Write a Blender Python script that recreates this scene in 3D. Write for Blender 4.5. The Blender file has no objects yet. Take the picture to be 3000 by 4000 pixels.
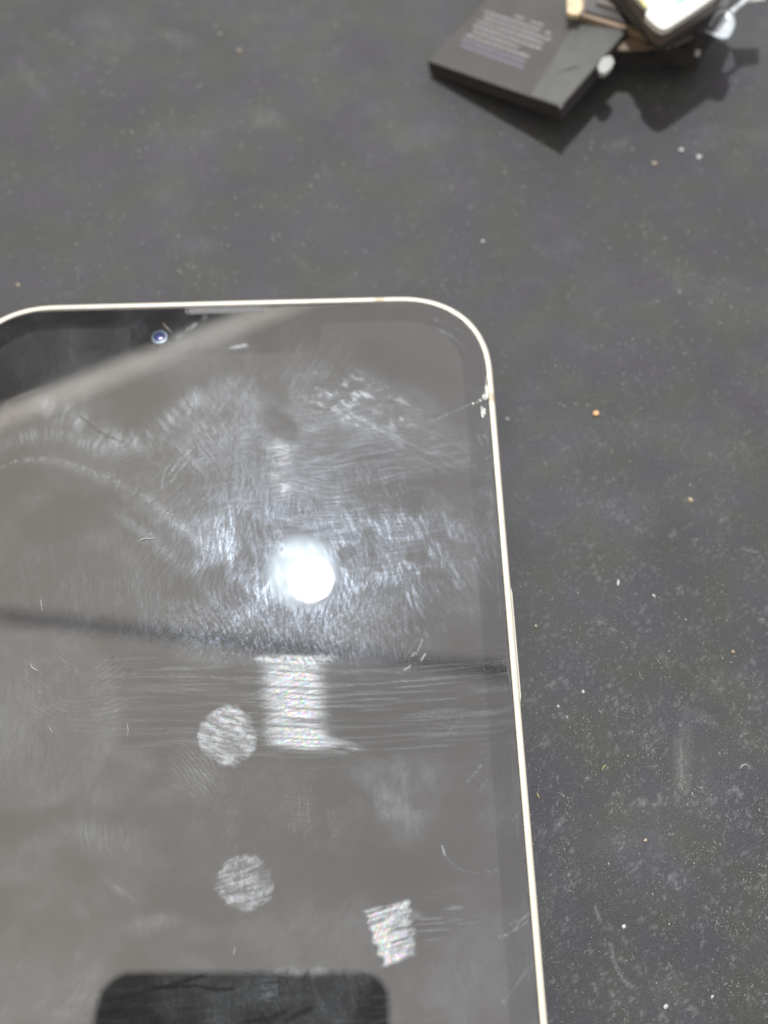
import bpy, bmesh, math, random
import numpy as np
from mathutils import Vector, Matrix, noise as mnoise
random.seed(4); RNG = np.random.default_rng(11)
MM = 0.001
S = bpy.context.scene
C = bpy.context.collection

# ------------------------------------------------------------------ camera, world, lamp, exposure
F_PX, TILT, CAM_H, GLASS_Z = 4350.0, math.radians(25.55), 128.0, 7.5      # heights in millimetres
cam_d = bpy.data.cameras.new('camera'); cam = bpy.data.objects.new('camera', cam_d); C.objects.link(cam)
cam.location = (0, 0, (GLASS_Z + CAM_H) * MM)
cam.rotation_euler = (TILT, 0, 0)
cam_d.sensor_fit = 'VERTICAL'; cam_d.sensor_height = 24.0; cam_d.lens = 24.0 * F_PX / 4000.0
cam_d.clip_start = 0.002; cam_d.clip_end = 20
cam_d.dof.use_dof = True; cam_d.dof.focus_distance = 0.131; cam_d.dof.aperture_fstop = 10.5
S.camera = cam

w = bpy.data.worlds.new('World'); S.world = w; w.use_nodes = True
nt = w.node_tree; nt.nodes.clear()
def wn(t, **k):
    n = nt.nodes.new(t)
    for a, b in k.items(): setattr(n, a, b)
    return n
wo = wn('ShaderNodeOutputWorld'); wb = wn('ShaderNodeBackground')
tc = wn('ShaderNodeTexCoord'); sx = wn('ShaderNodeSeparateXYZ')
# pale room: warm to the left, cooler to the right, with slow uneven patches of wall and ceiling
nz = wn('ShaderNodeTexNoise'); nz.inputs['Scale'].default_value = 2.2; nz.inputs['Detail'].default_value = 2
mr = wn('ShaderNodeMapRange'); mr.inputs['From Min'].default_value = -.45; mr.inputs['From Max'].default_value = .25
mixw = wn('ShaderNodeMix', data_type='RGBA')
mixw.inputs[6].default_value = (1.0, .935, .80, 1); mixw.inputs[7].default_value = (.95, .925, .945, 1)
mr2 = wn('ShaderNodeMapRange'); mr2.inputs['From Min'].default_value = .35; mr2.inputs['From Max'].default_value = .65
mr2.inputs['To Min'].default_value = 2.2; mr2.inputs['To Max'].default_value = 2.65
L = nt.links.new
L(tc.outputs['Generated'], sx.inputs[0]); L(tc.outputs['Generated'], nz.inputs['Vector'])
L(sx.outputs['X'], mr.inputs['Value']); L(mr.outputs[0], mixw.inputs[0])
L(nz.outputs[0], mr2.inputs['Value']); L(mr2.outputs[0], wb.inputs['Strength'])
L(mixw.outputs[2], wb.inputs['Color']); L(wb.outputs[0], wo.inputs[0])

S.view_settings.view_transform = 'Standard'; S.view_settings.look = 'None'
S.view_settings.exposure = 0; S.view_settings.gamma = 1
S.cycles.sample_clamp_indirect = 4.0
S.cycles.caustics_reflective = False; S.cycles.caustics_refractive = False
S.cycles.max_bounces = 8; S.cycles.transparent_max_bounces = 12

# ------------------------------------------------------------------ from a sight line of the photograph to a place
ct, st = math.cos(TILT), math.sin(TILT)
def ray(u, v):
    x, y = (u - 1500) / F_PX, (2000 - v) / F_PX
    return Vector((x, y * ct + st, y * st - ct))
def at(u, v, z):                       # millimetres; z = height above the mat
    d = ray(u, v); s = (z - GLASS_Z - CAM_H) / d.z
    return Vector((d.x * s, d.y * s, z))
def up_at(u, v, H):                    # place H mm above the glass that the glass mirrors at (u, v)
    g = at(u, v, GLASS_Z); k = 1 + H / CAM_H
    return Vector((g.x * k, g.y * k, GLASS_Z + H))
def to_px(x, y, z):                    # numpy: place -> photograph coordinates
    X, Y, Z = x, y, z - GLASS_Z - CAM_H
    dep = Y * st - Z * ct; yy = Y * ct + Z * st
    return 1500 + F_PX * X / dep, 2000 - F_PX * yy / dep

# ------------------------------------------------------------------ material helpers
def mat(name, col=(.5, .5, .5), rough=.5, metal=0, spec=.5, noise=0, nscale=400, bump=0, bscale=1500, coat=0, emit=None, var=None, **kw):
    m = bpy.data.materials.new(name); m.use_nodes = True
    t = m.node_tree; b = t.nodes['Principled BSDF']
    b.inputs['Base Color'].default_value = (*col, 1); b.inputs['Roughness'].default_value = rough
    b.inputs['Metallic'].default_value = metal; b.inputs['Specular IOR Level'].default_value = spec
    b.inputs['Coat Weight'].default_value = coat
    tcn = t.nodes.new('ShaderNodeTexCoord')
    if noise:
        n = t.nodes.new('ShaderNodeTexNoise'); n.inputs['Scale'].default_value = nscale; n.inputs['Detail'].default_value = 4
        t.links.new(tcn.outputs['Object'], n.inputs['Vector'])
        mx = t.nodes.new('ShaderNodeMix'); mx.data_type = 'RGBA'
        mx.inputs[6].default_value = (*[c * (1 - noise) for c in col], 1)
        mx.inputs[7].default_value = (*(var if var else [min(1, c * (1 + noise)) for c in col]), 1)
        rp = t.nodes.new('ShaderNodeMapRange'); rp.inputs['From Min'].default_value = .3; rp.inputs['From Max'].default_value = .7
        t.links.new(n.outputs[0], rp.inputs['Value']); t.links.new(rp.outputs[0], mx.inputs[0])
        t.links.new(mx.outputs[2], b.inputs['Base Color'])
    if bump:
        n2 = t.nodes.new('ShaderNodeTexNoise'); n2.inputs['Scale'].default_value = bscale; n2.inputs['Detail'].default_value = 3
        t.links.new(tcn.outputs['Object'], n2.inputs['Vector'])
        bp = t.nodes.new('ShaderNodeBump'); bp.inputs['Strength'].default_value = bump; bp.inputs['Distance'].default_value = .00005
        t.links.new(n2.outputs[0], bp.inputs['Height']); t.links.new(bp.outputs[0], b.inputs['Normal'])
    if emit:
        b.inputs['Emission Color'].default_value = (*emit[:3], 1); b.inputs['Emission Strength'].default_value = emit[3]
    return m

M = {}
M['frame'] = mat('cream_aluminium', (.252, .234, .194), .42, 0, .5, noise=.04, nscale=300, bump=.15, bscale=9000)
M['antenna'] = mat('cream_plastic', (.185, .152, .098), .5)
M['black'] = mat('black_plastic', (.012, .012, .012), .5)
M['bezel'] = mat('bezel_ink', (.0018, .0017, .0017), .8, spec=.0)
M['panel'] = mat('dark_display_panel', (.0125, .0118, .0112), .8, spec=.0, noise=.15, nscale=90)
M['grille'] = mat('speaker_mesh', (.016, .016, .014), .6, metal=.0, noise=.8, nscale=3500, bump=.8, bscale=7000)
M['grille_rim'] = mat('speaker_rim', (.045, .045, .042), .35, noise=.5, nscale=1500)
M['lens_ring'] = mat('lens_barrel', (.06, .10, .14), .35, noise=.7, nscale=500)
M['lens'] = mat('camera_lens', (.004, .010, .05), .1, coat=1)
M['lens_core'] = mat('camera_lens_core', (.006, .03, .12), .1, noise=.9, nscale=2500, var=(.05, .05, .22))
M['chip'] = mat('broken_glass', (.14, .14, .125), .3, noise=.5, nscale=3000)
M['fibre'] = mat('white_fibre', (.17, .17, .165), .6)
M['dust'] = mat('pale_dust', (.055, .055, .056), .7, noise=.6, nscale=260, var=(.20, .20, .195))
M['white_crumb'] = mat('white_crumb', (.17, .17, .165), .5)
M['tan_crumb'] = mat('tan_crumb', (.15, .115, .075), .6, noise=.3, nscale=2500)
M['orange_crumb'] = mat('orange_crumb', (.34, .175, .07), .5, noise=.3, nscale=2500)
M['battery'] = mat('black_battery_wrap', (.0105, .0092, .0080), .5, spec=.32, noise=.25, nscale=220, bump=.25, bscale=900)
M['battery_side'] = mat('battery_side_wrap', (.010, .008, .008), .55, spec=.3)
M['tape'] = mat('grey_tape', (.021, .021, .0195), .5, spec=.35, noise=.2, nscale=300, bump=.5, bscale=350)
M['print'] = mat('grey_print', (.060, .060, .063), .6)
M['print_sheen'] = mat('sheen_tinted_print', (.036, .031, .052), .6)  # violet reflection on the print, painted as ink colour
M['dark_slab'] = mat('dark_slab', (.008, .007, .0065), .45, noise=.3, nscale=300, bump=.3, bscale=700)
M['dark_edge'] = mat('brown_edge', (.030, .021, .016), .5)
M['copper'] = mat('copper_film', (.060, .040, .026), .45, metal=.0, noise=.4, nscale=260, var=(.11, .074, .046))
M['gold'] = mat('gold_contact', (.26, .205, .125), .4, metal=.2, noise=.2, nscale=500)
M['white_plate'] = mat('white_plate', (.215, .212, .192), .45, noise=.05, nscale=200)
M['blue_print'] = mat('blue_print', (.13, .20, .27), .5, noise=.3, nscale=900)
M['yellow'] = mat('yellow_tab', (.20, .18, .06), .5)
M['silver'] = mat('silver_foil', (.20, .215, .225), .4, metal=.0, noise=.2, nscale=500, bump=.5, bscale=500)
M['pale_plastic'] = mat('pale_plastic', (.13, .13, .125), .4)
M['shelf_under'] = mat('dark_board', (.16, .155, .16), .7, noise=.3, nscale=15)
M['shelf_edge'] = mat('pale_edging', (.80, .74, .64), .6)
M['added_overhead_bar'] = mat('added_grey_bar', (.62, .62, .66), .6)
M['lamp_body'] = mat('lamp_metal', (.5, .5, .5), .4, metal=.6)
M['lamp_diffuser'] = mat('lamp_diffuser', (.8, .8, .8), .4, emit=(.82, .94, 1.0, 9.5))
M['holder_black'] = mat('held_phone_black', (.010, .010, .011), .5)

# ------------------------------------------------------------------ object helpers
def mesh_obj(name, me, m=None, parent=None, smooth=False):
    o = bpy.data.objects.new(name, me); C.objects.link(o)
    if m: me.materials.append(m)
    if parent: o.parent = parent
    if smooth: me.shade_smooth()
    return o
def tag(o, label=None, cat=None, group=None, kind=None):
    for k, v in (('label', label), ('category', cat), ('group', group), ('kind', kind)):
        if v: o[k] = v
    return o
def empty(name, loc):
    o = bpy.data.objects.new(name, None); C.objects.link(o); o.location = Vector(loc) * MM
    o.empty_display_size = .002
    return o
def finish(bm, name, m, parent, origin, bevel=0, seg=2, smooth=True, angle=35):
    """bm in world millimetres -> object whose origin is `origin` (mm)"""
    if bevel:
        es = [e for e in bm.edges if len(e.link_faces) == 2 and e.calc_face_angle(0) > math.radians(30)]
        bmesh.ops.bevel(bm, geom=es, offset=bevel, segments=seg, profile=.5, affect='EDGES', clamp_overlap=True)
    bmesh.ops.recalc_face_normals(bm, faces=bm.faces)
    o0 = Vector(origin)
    for v in bm.verts: v.co = (v.co - o0) * MM
    me = bpy.data.meshes.new(name); bm.to_mesh(me); bm.free()
    o = mesh_obj(name, me, m, parent)
    if smooth:
        me.shade_smooth()
        try: me.set_sharp_from_angle(angle=math.radians(angle))
        except Exception: pass
    if not parent: o.location = o0 * MM
    return o
def prism_bm(top, thick, nrm=Vector((0, 0, 1))):
    bm = bmesh.new(); n = len(top)
    a = [bm.verts.new(p) for p in top]; b = [bm.verts.new(Vector(p) - nrm * thick) for p in top]
    bm.faces.new(a); bm.faces.new(b[::-1])
    for i in range(n): bm.faces.new((a[i], b[i], b[(i + 1) % n], a[(i + 1) % n]))
    return bm
def slab(name, pxs, H, thick, m, parent=None, bevel=.15, origin=None, rnd=0):
    pts = [at(u, v, H) for u, v in pxs]
    if rnd: pts = round_poly(pts, rnd)
    o0 = origin if origin is not None else Vector((pts[0].x, pts[0].y, H - thick))
    return finish(prism_bm(pts, thick), name, m, parent, o0, bevel)
def round_poly(pts, r, seg=4):
    out = []; n = len(pts)
    for i in range(n):
        p, a, b = pts[i], pts[i - 1], pts[(i + 1) % n]
        da, db = (a - p), (b - p); ra = min(r, da.length * .4); rb = min(r, db.length * .4)
        A, B = p + da.normalized() * ra, p + db.normalized() * rb
        for k in range(seg + 1):
            t = k / seg; out.append(A * (1 - t) ** 2 + p * 2 * t * (1 - t) + B * t * t)
    return out
def tube_bm(pts, rads, sides=8, bm=None):
    bm = bm or bmesh.new(); rings = []
    for i, p in enumerate(pts):
        p = Vector(p); d = (Vector(pts[min(i + 1, len(pts) - 1)]) - Vector(pts[max(i - 1, 0)])).normalized()
        up = Vector((0, 0, 1)) if abs(d.z) < .9 else Vector((1, 0, 0))
        a = d.cross(up).normalized(); b = d.cross(a)
        r = rads[i] if hasattr(rads, '__len__') else rads
        rings.append([bm.verts.new(p + a * math.cos(k * math.tau / sides) * r + b * math.sin(k * math.tau / sides) * r) for k in range(sides)])
    for i in range(len(rings) - 1):
        for k in range(sides):
            bm.faces.new((rings[i][k], rings[i][(k + 1) % sides], rings[i + 1][(k + 1) % sides], rings[i + 1][k]))
    bm.faces.new(rings[0][::-1]); bm.faces.new(rings[-1])
    return bm
def lathe_bm(prof, centre, axis=Vector((0, 0, 1)), n=32):
    bm = bmesh.new(); q = axis.to_track_quat('Z', 'Y'); rings = []
    for r, z in prof:
        if r <= 1e-6: rings.append([bm.verts.new(centre + q @ Vector((0, 0, z)))])
        else: rings.append([bm.verts.new(centre + q @ Vector((r * math.cos(k * math.tau / n), r * math.sin(k * math.tau / n), z))) for k in range(n)])
    for A, B in zip(rings, rings[1:]):
        for k in range(n):
            k2 = (k + 1) % n
            if len(A) == 1 and len(B) == 1: continue
            if len(A) == 1: bm.faces.new((A[0], B[k2], B[k]))
            elif len(B) == 1: bm.faces.new((A[k], A[k2], B[0]))
            else: bm.faces.new((A[k], A[k2], B[k2], B[k]))
    return bm

# ------------------------------------------------------------------ numpy texture helpers (wear, dust, finger grease and painted lamp glare)
def vnoise(x, y, seed, n=256):
    t = np.random.default_rng(seed).random((n, n), dtype=np.float32)
    xi = np.floor(x); yi = np.floor(y); fx = (x - xi).astype(np.float32); fy = (y - yi).astype(np.float32)
    xi = xi.astype(np.int64) % n; yi = yi.astype(np.int64) % n
    x1, y1 = (xi + 1) % n, (yi + 1) % n
    fx = fx * fx * (3 - 2 * fx); fy = fy * fy * (3 - 2 * fy)
    return (t[yi, xi] * (1 - fx) + t[yi, x1] * fx) * (1 - fy) + (t[y1, xi] * (1 - fx) + t[y1, x1] * fx) * fy
def fbm(x, y, seed, o=3):
    a, s, tot = 0, 1, 0
    for k in range(o):
        a = a + s * vnoise(x * 2 ** k, y * 2 ** k, seed + k); tot += s; s *= .5
    return a / tot
def smooth(a, b, x):
    t = np.clip((x - a) / (b - a), 0, 1); return t * t * (3 - 2 * t)
def streak(U, V, deg, along, across, seed):        # lines running along `deg` (0 = to the right, 90 = up)
    c, s = math.cos(math.radians(deg)), math.sin(math.radians(deg))
    a = U * c - V * s; b = U * s + V * c
    return vnoise(a / along, b / across, seed)
def fstreak(U, V, deg, along, across, seed):       # fine soft strokes of mixed width
    a = streak(U, V, deg, along, max(6., across * .6), seed); b = streak(U, V, deg + 2, along * 1.7, across * 1.3, seed + 500)
    c = vnoise(U / 7.3, V / 6.7, seed + 900)
    return np.clip(.5 + (a * .45 + b * .45 + c * .15 - .525) * 1.3, 0, 1)
def ridge(U, V, deg, period, seed, warp=9):        # skin ridges: bent parallel lines broken into beads
    c, s = math.cos(math.radians(deg)), math.sin(math.radians(deg))
    b = U * s + V * c + warp * 2 * (fbm(U / 70, V / 70, seed, 2) - .5) * 2
    l = .5 + .5 * np.sin(b * math.tau / period)
    return l * (.35 + .65 * streak(U, V, deg, period * 1.2, period * .6, seed + 7))
def ell(U, V, cu, cv, ru, rv, deg=0, soft=.35):
    c, s = math.cos(math.radians(deg)), math.sin(math.radians(deg))
    du, dv = U - cu, V - cv
    a = (du * c - dv * s) / ru; b = (du * s + dv * c) / rv
    return 1 - smooth(1 - soft, 1 + soft, np.sqrt(a * a + b * b))
def poly_dist(U, V, pts):                           # distance to a polyline and the share of its length
    best = np.full(U.shape, 1e9, np.float32); par = np.zeros(U.shape, np.float32)
    seg = [math.dist(p, q) for p, q in zip(pts, pts[1:])]; tot = sum(seg); acc = 0
    for (p, q), l in zip(zip(pts, pts[1:]), seg):
        du, dv = q[0] - p[0], q[1] - p[1]
        t = np.clip(((U - p[0]) * du + (V - p[1]) * dv) / (l * l), 0, 1)
        d = np.hypot(U - p[0] - t * du, V - p[1] - t * dv)
        m = d < best; best = np.where(m, d, best); par = np.where(m, (acc + t * l) / tot, par); acc += l
    return best, par
def quad_mask(U, V, q, soft=12):                    # convex quad, clockwise on the photograph
    m = np.ones(U.shape, np.float32)
    for i in range(len(q)):
        (x0, y0), (x1, y1) = q[i], q[(i + 1) % len(q)]
        l = math.dist(q[i], q[(i + 1) % len(q)])
        d = ((x1 - x0) * (V - y0) - (y1 - y0) * (U - x0)) / l
        m = m * smooth(-soft, soft, d)
    return m

def grid_mesh(name, X, Y, Z):
    ny, nx = X.shape
    me = bpy.data.meshes.new(name)
    co = np.stack([X, Y, Z], -1).reshape(-1, 3).astype(np.float32)
    i = np.arange(ny * nx).reshape(ny, nx)
    f = np.stack([i[:-1, :-1], i[:-1, 1:], i[1:, 1:], i[1:, :-1]], -1).reshape(-1, 4)
    me.vertices.add(len(co)); me.vertices.foreach_set('co', co.ravel())
    me.loops.add(f.size); me.loops.foreach_set('vertex_index', f.ravel().astype(np.int32))
    me.polygons.add(len(f)); me.polygons.foreach_set('loop_start', np.arange(0, f.size, 4, dtype=np.int32))
    me.update(calc_edges=True)
    return me, f
def add_attr(me, name, arr):
    a = me.attributes.new(name, 'FLOAT', 'POINT'); a.data.foreach_set('value', arr.astype(np.float32).ravel())

# ================================================================== THE SETTING: work mat
def build_mat():
    def axis(lo, hi, step, far):
        fine = np.arange(lo, hi + step, step)
        out = np.array([6, 14, 30, 60, 120, 240, far]) 
        return np.concatenate([(lo - out)[::-1], fine, hi + out])
    xs = axis(-70, 70, .26, 500); ys = axis(-4, 168, .26, 500)
    X, Y = np.meshgrid(xs, ys)
    U, V = to_px(X, Y, np.zeros_like(X))
    inside = (X > -80) & (X < 80) & (Y > -10) & (Y < 180)
    U = np.where(inside, U, 1500.); V = np.where(inside, V, 2000.)
    # shallow creases and waviness of the rubber sheet
    Z = .10 * (fbm(X / 26 + 9, Y / 22 + 3, 5) - .5) * inside
    dark = np.zeros_like(X)
    for pts, wd, dp in ([[(2035, 1590), (2180, 1575), (2260, 1550), (2330, 1545), (2400, 1568)], 13, .10],
                        [[(2600, 1840), (2700, 1828), (2800, 1800)], 12, .07], [[(2060, 2070), (2160, 2085), (2270, 2105)], 7, .05],
                        [[(2900, 1500), (2960, 1580), (3010, 1660)], 40, .10], [[(130, 1060), (220, 1068), (300, 1090)], 12, .05]):
        d, p = poly_dist(U, V, pts); k = np.exp(-(d / wd) ** 2) * np.sin(np.clip(p, .02, .98) * math.pi) ** .5
        Z -= dp * k
    # dust film: cloudy patches, wiped smears, dense fine speckle towards the near right
    cloud = fbm(X / 11, Y / 11, 21, 4); cloud2 = fbm(X / 3.1, Y / 2.4, 31, 3)
    near = smooth(1100, 2900, V) * smooth(1900, 2300, U)
    dust = .15 * smooth(.38, .8, cloud) * (.4 + cloud2)
    grain = streak(U, V, -65, 26, 8, 41) * streak(U, V, 35, 22, 9, 42)
    dust += (.24 + .60 * near) * smooth(.30, .62, grain) * smooth(.3, .7, cloud2)
    flaky = vnoise(X / .30, Y / .26, 77)
    dust += (.26 + .70 * near) * smooth(.78, .96, flaky) * smooth(.40, .65, fbm(X / 6, Y / 6, 55))
    for cu, cv, ru, rv, dg, s in ((690, 150, 85, 26, -18, .75), (1050, 465, 70, 34, -20, .9), (370, 75, 80, 40, 0, .45), (130, 320, 110, 22, -52, .45),
                                  (430, 235, 26, 20, 0, .5), (2745, 2800, 62, 20, -35, 1.1), (2665, 2960, 34, 165, -4, .95), (1180, 1030, 60, 14, -45, .5),
                                  (2520, 2895, 18, 28, 0, .8), (2470, 3290, 110, 60, 10, .35), (2430, 2010, 190, 120, 30, .30), (2610, 3880, 70, 60, -30, .5),
                                  (2420, 560, 45, 18, 15, .6), (750, 960, 90, 40, 0, .3), (2760, 540, 120, 50, 20, .35), (2925, 3900, 10, 60, 5, .8), (2850, 2680, 120, 70, 0, .4)):
        m = ell(U, V, cu, cv, ru, rv, dg, .55)
        dust += .7 * s * m * (.15 + .65 * streak(U, V, 80, 40, 9, int(cu) % 97))
    for pts, wd, s in (([(2385, 3690), (2400, 3760), (2432, 3825), (2470, 3855)], 5, 1.2), ([(2325, 3540), (2345, 3600)], 5, 1.2),
                       ([(2150, 3830), (2178, 3838)], 3, 1.), ([(2660, 2885), (2662, 3080)], 4, .8), ([(2900, 2142), (2960, 2158)], 4, 1.), ([(2895, 2990), (2920, 2985), (2930, 3000)], 4, 1.4)):
        d, p = poly_dist(U, V, pts); dust += s * np.exp(-(d / wd) ** 2)
    me, f = grid_mesh('work_mat', X * MM, Y * MM, Z * MM)
    add_attr(me, 'dust', np.clip(dust, 0, 2))
    me.shade_smooth()
    m = bpy.data.materials.new('black_rubber_mat'); m.use_nodes = True; t = m.node_tree; b = t.nodes['Principled BSDF']
    N = t.nodes.new; K = t.links.new
    at_ = N('ShaderNodeAttribute'); at_.attribute_name = 'dust'
    tcn = N('ShaderNodeTexCoord')
    n1 = N('ShaderNodeTexNoise'); n1.inputs['Scale'].default_value = 2600; n1.inputs['Detail'].default_value = 3
    n2 = N('ShaderNodeTexNoise'); n2.inputs['Scale'].default_value = 60; n2.inputs['Detail'].default_value = 5
    K(tcn.outputs['Object'], n1.inputs['Vector']); K(tcn.outputs['Object'], n2.inputs['Vector'])
    v1 = N('ShaderNodeMapRange'); v1.inputs['From Min'].default_value = .3; v1.inputs['From Max'].default_value = .75
    v1.inputs['To Min'].default_value = .55; v1.inputs['To Max'].default_value = 1.5; K(n1.outputs[0], v1.inputs['Value'])
    mul = N('ShaderNodeMath'); mul.operation = 'MULTIPLY'; K(at_.outputs['Fac'], mul.inputs[0]); K(v1.outputs[0], mul.inputs[1])
    mx = N('ShaderNodeMix'); mx.data_type = 'RGBA'; mx.clamp_factor = True
    base = N('ShaderNodeMix'); base.data_type = 'RGBA'
    base.inputs[6].default_value = (.0135, .0135, .0141, 1); base.inputs[7].default_value = (.0225, .0224, .0228, 1)
    n3 = N('ShaderNodeTexNoise'); n3.inputs['Scale'].default_value = 5200; n3.inputs['Detail'].default_value = 4; n3.inputs['Roughness'].default_value = .75; K(tcn.outputs['Object'], n3.inputs['Vector'])
    g3 = N('ShaderNodeMapRange'); g3.inputs['From Min'].default_value = .35; g3.inputs['From Max'].default_value = .65; g3.inputs['To Min'].default_value = -.9; g3.inputs['To Max'].default_value = .9; K(n3.outputs[0], g3.inputs['Value'])
    ad = N('ShaderNodeMath'); ad.operation = 'ADD'; K(n2.outputs[0], ad.inputs[0]); K(g3.outputs[0], ad.inputs[1]); base.clamp_factor = False
    K(ad.outputs[0], base.inputs[0])
    n4 = N('ShaderNodeTexNoise'); n4.inputs['Scale'].default_value = 130; n4.inputs['Detail'].default_value = 3; K(tcn.outputs['Object'], n4.inputs['Vector'])
    hue = N('ShaderNodeMix'); hue.data_type = 'RGBA'; hue.inputs[6].default_value = (1.0, .95, 1.08, 1); hue.inputs[7].default_value = (1.0, 1.04, .92, 1)
    h4 = N('ShaderNodeMapRange'); h4.inputs['From Min'].default_value = .38; h4.inputs['From Max'].default_value = .62; K(n4.outputs[0], h4.inputs['Value']); K(h4.outputs[0], hue.inputs[0])
    tint = N('ShaderNodeMix'); tint.data_type = 'RGBA'; tint.blend_type = 'MULTIPLY'; tint.inputs[0].default_value = 1; K(base.outputs[2], tint.inputs[6]); K(hue.outputs[2], tint.inputs[7])
    sc = N('ShaderNodeMath'); sc.operation = 'MULTIPLY'; sc.inputs[1].default_value = .15; K(mul.outputs[0], sc.inputs[0])
    K(sc.outputs[0], mx.inputs[0]); K(tint.outputs[2], mx.inputs[6]); mx.inputs[7].default_value = (.21, .21, .21, 1)
    K(mx.outputs[2], b.inputs['Base Color'])
    b.inputs['Roughness'].default_value = .6; b.inputs['Specular IOR Level'].default_value = .13
    bp = N('ShaderNodeBump'); bp.inputs['Strength'].default_value = .5; bp.inputs['Distance'].default_value = .00006
    K(n3.outputs[0], bp.inputs['Height']); K(bp.outputs[0], b.inputs['Normal'])
    o = mesh_obj('work_mat', me, m); o['kind'] = 'structure'
    return o
build_mat()

# ================================================================== THE PHONE
A = Vector((14.38, 95.29, 0)); N_IN = Vector((-.99955, -.030, 0)).normalized(); D_DN = Vector((.030, -.99955, 0)).normalized()
PW, PL, PR, PE = 73.0, 146.7, 13.0, 2.3
phone_root_mm = A + N_IN * PW / 2 + D_DN * PL / 2
phone = empty('phone', phone_root_mm)
tag(phone, 'white framed smartphone lying face up, black screen smeared with fingerprints', 'phone')
def loc_to_world(i, d, z):                 # i = mm in from the right edge, d = mm down from the top edge
    return A + N_IN * i + D_DN * d + Vector((0, 0, z))
def half_w(d, off=0):                      # half width of the outline at distance d below the (offset) top edge
    R = PR - off; W = PW / 2 - off
    t = np.clip((R - d) / R, 0, 1); t = np.maximum(t, np.clip((R - ((PL - 2 * off) - d)) / R, 0, 1))
    return W - R + R * np.power(np.clip(1 - t ** PE, 0, 1), 1 / PE)
def outline(off=0, n=28):
    """closed outline, (i, d) pairs, starting at the top centre and going round by the right side"""
    W, R = PW / 2 - off, PR - off; Lh = PL / 2 - off
    q = []
    for k in range(n + 1):
        th = math.pi / 2 * k / n
        q.append((W - R + R * math.sin(th) ** (2 / PE), Lh - R + R * math.cos(th) ** (2 / PE)))   # right, up quadrant from top to side
    side = [(W, y) for y in np.linspace(Lh - R, -(Lh - R), 12)[1:-1]]
    top = [(x, Lh) for x in np.linspace(0, W - R, 6)[:-1]]
    half = top + q + side
    lower = [(x, -y) for x, y in q[::-1]] + [(x, -y) for x, y in top[::-1]]
    right = half + lower
    left = [(-x, y) for x, y in right[::-1]][1:-1]
    return [(PW / 2 - x, PL / 2 - y) for x, y in right + left]

def sweep(name, profile, m, parent, sel=None, close=False):
    bm = bmesh.new(); rings = []
    for off, z in profile:
        rings.append([bm.verts.new(loc_to_world(i, d, z)) for i, d in outline(off)])
    n = len(rings[0])
    for A_, B_ in zip(rings, rings[1:] + ([rings[0]] if close else [])):
        for k in range(n):
            bm.faces.new((A_[k], A_[(k + 1) % n], B_[(k + 1) % n], B_[k]))
    return finish(bm, name, m, parent, phone_root_mm, angle=50)
sweep('frame', [(.9, .25), (.35, .12), (.08, .5), (0, 1.1), (0, 6.7), (.03, 7.0), (.12, 7.25), (.27, 7.40), (.45, 7.45), (.68, 7.44), (.82, 7.38), (.87, 7.25), (.88, 6.6)], M['frame'], phone)
# cream antenna bands: short bridges set flush round the rim
def band(i0, i1, d0, d1, along):
    prof = [(0, 2.0), (0, 6.7), (.03, 7.0), (.12, 7.25), (.27, 7.40), (.45, 7.45), (.68, 7.44), (.82, 7.38), (.87, 7.25)]
    bm = bmesh.new(); rows = []
    for s in (0, 1):
        row = []
        for off, z in prof:
            e = .012
            if along == 'top': p = loc_to_world(i0 + (i1 - i0) * s, off - (e if off < .1 else 0), z + e)
            else: p = loc_to_world(off - (e if off < .1 else 0), d0 + (d1 - d0) * s, z + e)
            row.append(bm.verts.new(p))
        rows.append(row)
    for a in range(len(prof) - 1): bm.faces.new((rows[0][a], rows[0][a + 1], rows[1][a + 1], rows[1][a]))
    finish(bm, 'antenna_band', M['antenna'], phone, phone_root_mm, angle=80)
band(14.35, 15.70, 0, 0, 'top'); band(0, 0, 16.3, 17.6, 'side')
sweep('gasket', [(.86, 6.9), (.87, 7.3), (.97, 7.36), (.99, 6.9)], M['black'], phone)
def flat(name, off, z, m, n=28):
    bm = bmesh.new(); vs = [bm.verts.new(loc_to_world(i, d, z)) for i, d in outline(off, n)]; bm.faces.new(vs)
    return finish(bm, name, m, phone, phone_root_mm, smooth=False)
flat('back_glass', .85, .2, M['frame'])
flat('bezel', .97, 6.90, M['bezel'])
# display panel, cut by the notch (26.8 mm wide, reaching 8.6 mm below the top edge)
def display_panel():
    off = 3.95; pts = [(i, d) for i, d in outline(off)]
    c = PW / 2; nw, nd = 13.2, 8.7
    n = len(pts); out = []
    top_y = off
    notch = [(c - nw - .9, top_y), (c - nw - .25, top_y + .3), (c - nw, top_y + 1.0), (c - nw, nd - 2.2), (c - nw + .5, nd - .8), (c - nw + 2.0, nd)]
    mirror = [(2 * c - i, d) for i, d in notch[::-1]]
    # outline starts at top centre going right (i falls): keep points outside the notch mouth
    keep = [p for p in pts if not (abs(p[0] - c) < nw + 1.2 and p[1] < 20)]
    path = notch[::-1] + keep + mirror[::-1]
    bm = bmesh.new(); vs = [bm.verts.new(loc_to_world(i, d, 6.93)) for i, d in path]
    f = bm.faces.new(vs); bmesh.ops.triangulate(bm, faces=[f])
    o = finish(bm, 'display_panel', M['panel'], phone, phone_root_mm, smooth=False); return o
display_panel()

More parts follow.
